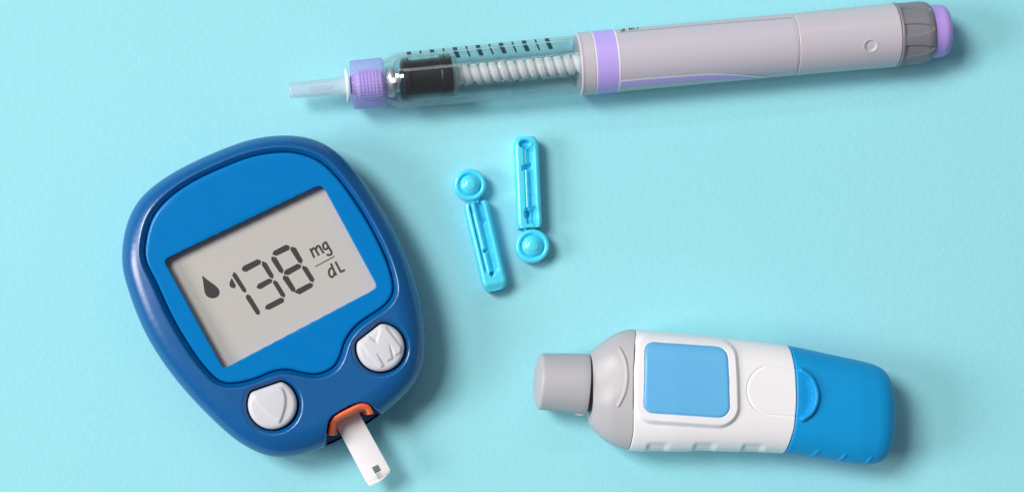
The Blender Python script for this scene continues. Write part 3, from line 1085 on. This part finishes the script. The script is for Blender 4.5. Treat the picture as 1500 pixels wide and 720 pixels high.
    Geo().grid(np.concatenate([pre, V]), cv=True).build('nose', M['nose_grey'], root, sharp=60)

    # white middle
    n2 = 420
    X = stations(seam1 + .2, seam2 - .25, n2)
    sh = np.zeros(X.shape)
    sh[0] = 1.0; sh[1] = .25; sh[-1] = 1.6; sh[-2] = .5
    V = surf(X, sh)
    XY = V[..., :2].copy()
    db = sd(XY, btn)
    frame = (1 - smooth(8.5, 15.5, db)) * 6.0
    frame -= 7 * (1 - smooth(-2.2, -.5, db))
    dg = dist_line(XY, thumb)
    dz = frame - 1.0 * (1 - smooth(.0, 2.0, dg))
    V[..., 2] += up * dz
    # grip scallops along the lower side
    side = smooth(.80, .93, vy)[None] * np.clip(.35 + sn, 0, 1)[None]
    for cx in (958.5, 1026, 1096.5):
        cx = U((cx, 655), 50)[0]
        u = (XY[..., 0] - cx)
        m = smooth(-19, -11, u) * (1 - smooth(7, 18, u))
        V[..., 1] -= side * m * 2.4
        V[..., 2] -= side * m * 2.0
    Geo().grid(V, cv=True).build('housing', M['white'], root, sharp=60)

    # blue end cap
    n3 = 300
    u = np.sin(np.linspace(0, math.pi / 2, n3))
    u = .35 * u + .65 * np.sin(u * math.pi / 2)
    X = (seam2 + .4)[None] * (1 - u[:, None]) + xE * u[:, None]
    sh = np.zeros(X.shape)
    sh[0] = 1.6; sh[1] = .6
    V = surf(X, sh)
    XY = V[..., :2].copy()
    da = dist_line(XY, ridge)
    inarc = sd(XY, np.r_[ridge, thumb[-1:], thumb[:1]])
    V[..., 2] += up * (6.5 * np.sqrt(np.clip(1 - (da / 4.6) ** 2, 0, 1)) - 1.0 * (1 - smooth(-14, 0, inarc)) * smooth(U((1159, 570), 100)[0], U((1172, 570), 100)[0], XY[..., 0]) - .8 * (1 - smooth(.3, 1.5, dist_line(XY, thumb))))
    side = smooth(.80, .90, vy)[None] * np.clip(.3 + sn, 0, 1)[None]
    for cx in (1187, 1226, 1264):
        cx = U((cx, 665), 50)[0]
        uu = XY[..., 0] - cx + .55 * (XY[..., 1] - (yb(XY[..., 0]) - 8))
        V[..., 1] += side * 1.2 * (1 - smooth(1.2, 3.6, np.abs(uu)))
        V[..., 2] += side * 1.7 * (1 - smooth(1.2, 3.6, np.abs(uu)))
    g = Geo().grid(V, cv=True)
    k = V.shape[1]
    g.f.append([(n3 - 1) * k + i for i in range(k)])
    g.build('end_cap', M['cap_blue'], root, sharp=65)

    # inner sleeve that shows as the dark seam
    Xs = np.array([xN + 2, *np.linspace(xN + 10, xE - 30, 40)])
    V = surf(np.repeat(Xs[:, None], len(th), 1), np.full((len(Xs), len(th)), 14.0))
    # kept well below the shells except at the two joints
    # square button
    c = btn.mean(0)
    n = 400
    t2, R = polar(btn, c, n)
    t = np.concatenate([[0, .006, .016, .03, .05, .075], np.linspace(.1, 1, 40)])
    r = (R[None] - .0) * (1 - t[:, None])
    V = np.empty((len(t), n, 3))
    V[..., 0] = c[0] + r * np.cos(t2)
    V[..., 1] = c[1] + r * np.sin(t2)
    d = np.maximum(-sd(V[..., :2], btn) - .3, 0)
    q = np.clip(d / 5, 0, 1)
    V[..., 2] = ztop(V[..., 0], V[..., 1]) + 3.0 + 4 * np.sqrt(1 - (1 - q) ** 2) - 2.0 * (1 - (r / R.max()) ** 2) * .5
    wall = V[0].copy(); wall[:, 2] -= 14
    Geo().grid(np.concatenate([wall[None], V]), cv=True).build('release_button', M['button_blue'], root, sharp=65)

    # nozzle, a slightly flared grey cylinder with a bevelled front, and its dark neck
    zc = 55.0
    A = U((783, 557.5), zc)
    B = U((860, 562.0), zc)
    a = (B - A); L = np.linalg.norm(a); a /= L
    nr = np.array([-a[1], a[0]])
    S = np.array([-.5, 1.0, 4, 6.4, 7.6, 8.4, 9.6, 12, 30, 50, 66, 74, 76.4, 77.2, 77.2]) * L / 77.0
    R = np.array([.5, 24, 33.5, 38.0, 39.6, 40.2, 40.6, 40.8, 41.6, 42.7, 43.4, 43.7, 43.2, 42, 20])
    n = 160
    th2 = np.linspace(0, 2 * math.pi, n, endpoint=False)
    Rg = np.repeat(R[:, None], n, 1)
    revolve(A, a, nr, zc, S, Rg, n, True, True).build('nozzle', M['nose_grey'], root, sharp=35)
    revolve(A, a, nr, zc, np.array([70, 90.0]), np.array([39.0, 39.0]), 64, True, True).build('nozzle_neck', M['dark_gap'], root, sharp=40)
    # small lug under the nozzle's rim
    lug = crom(U([(838, 599), (843, 606.5), (852, 607.5), (856.5, 604), (855, 598)], 55), 5)
    Geo().prism(lug, 46, 62, True).build('nozzle_lug', M['nose_grey'], root, sharp=40)
    return root

build_lancer()
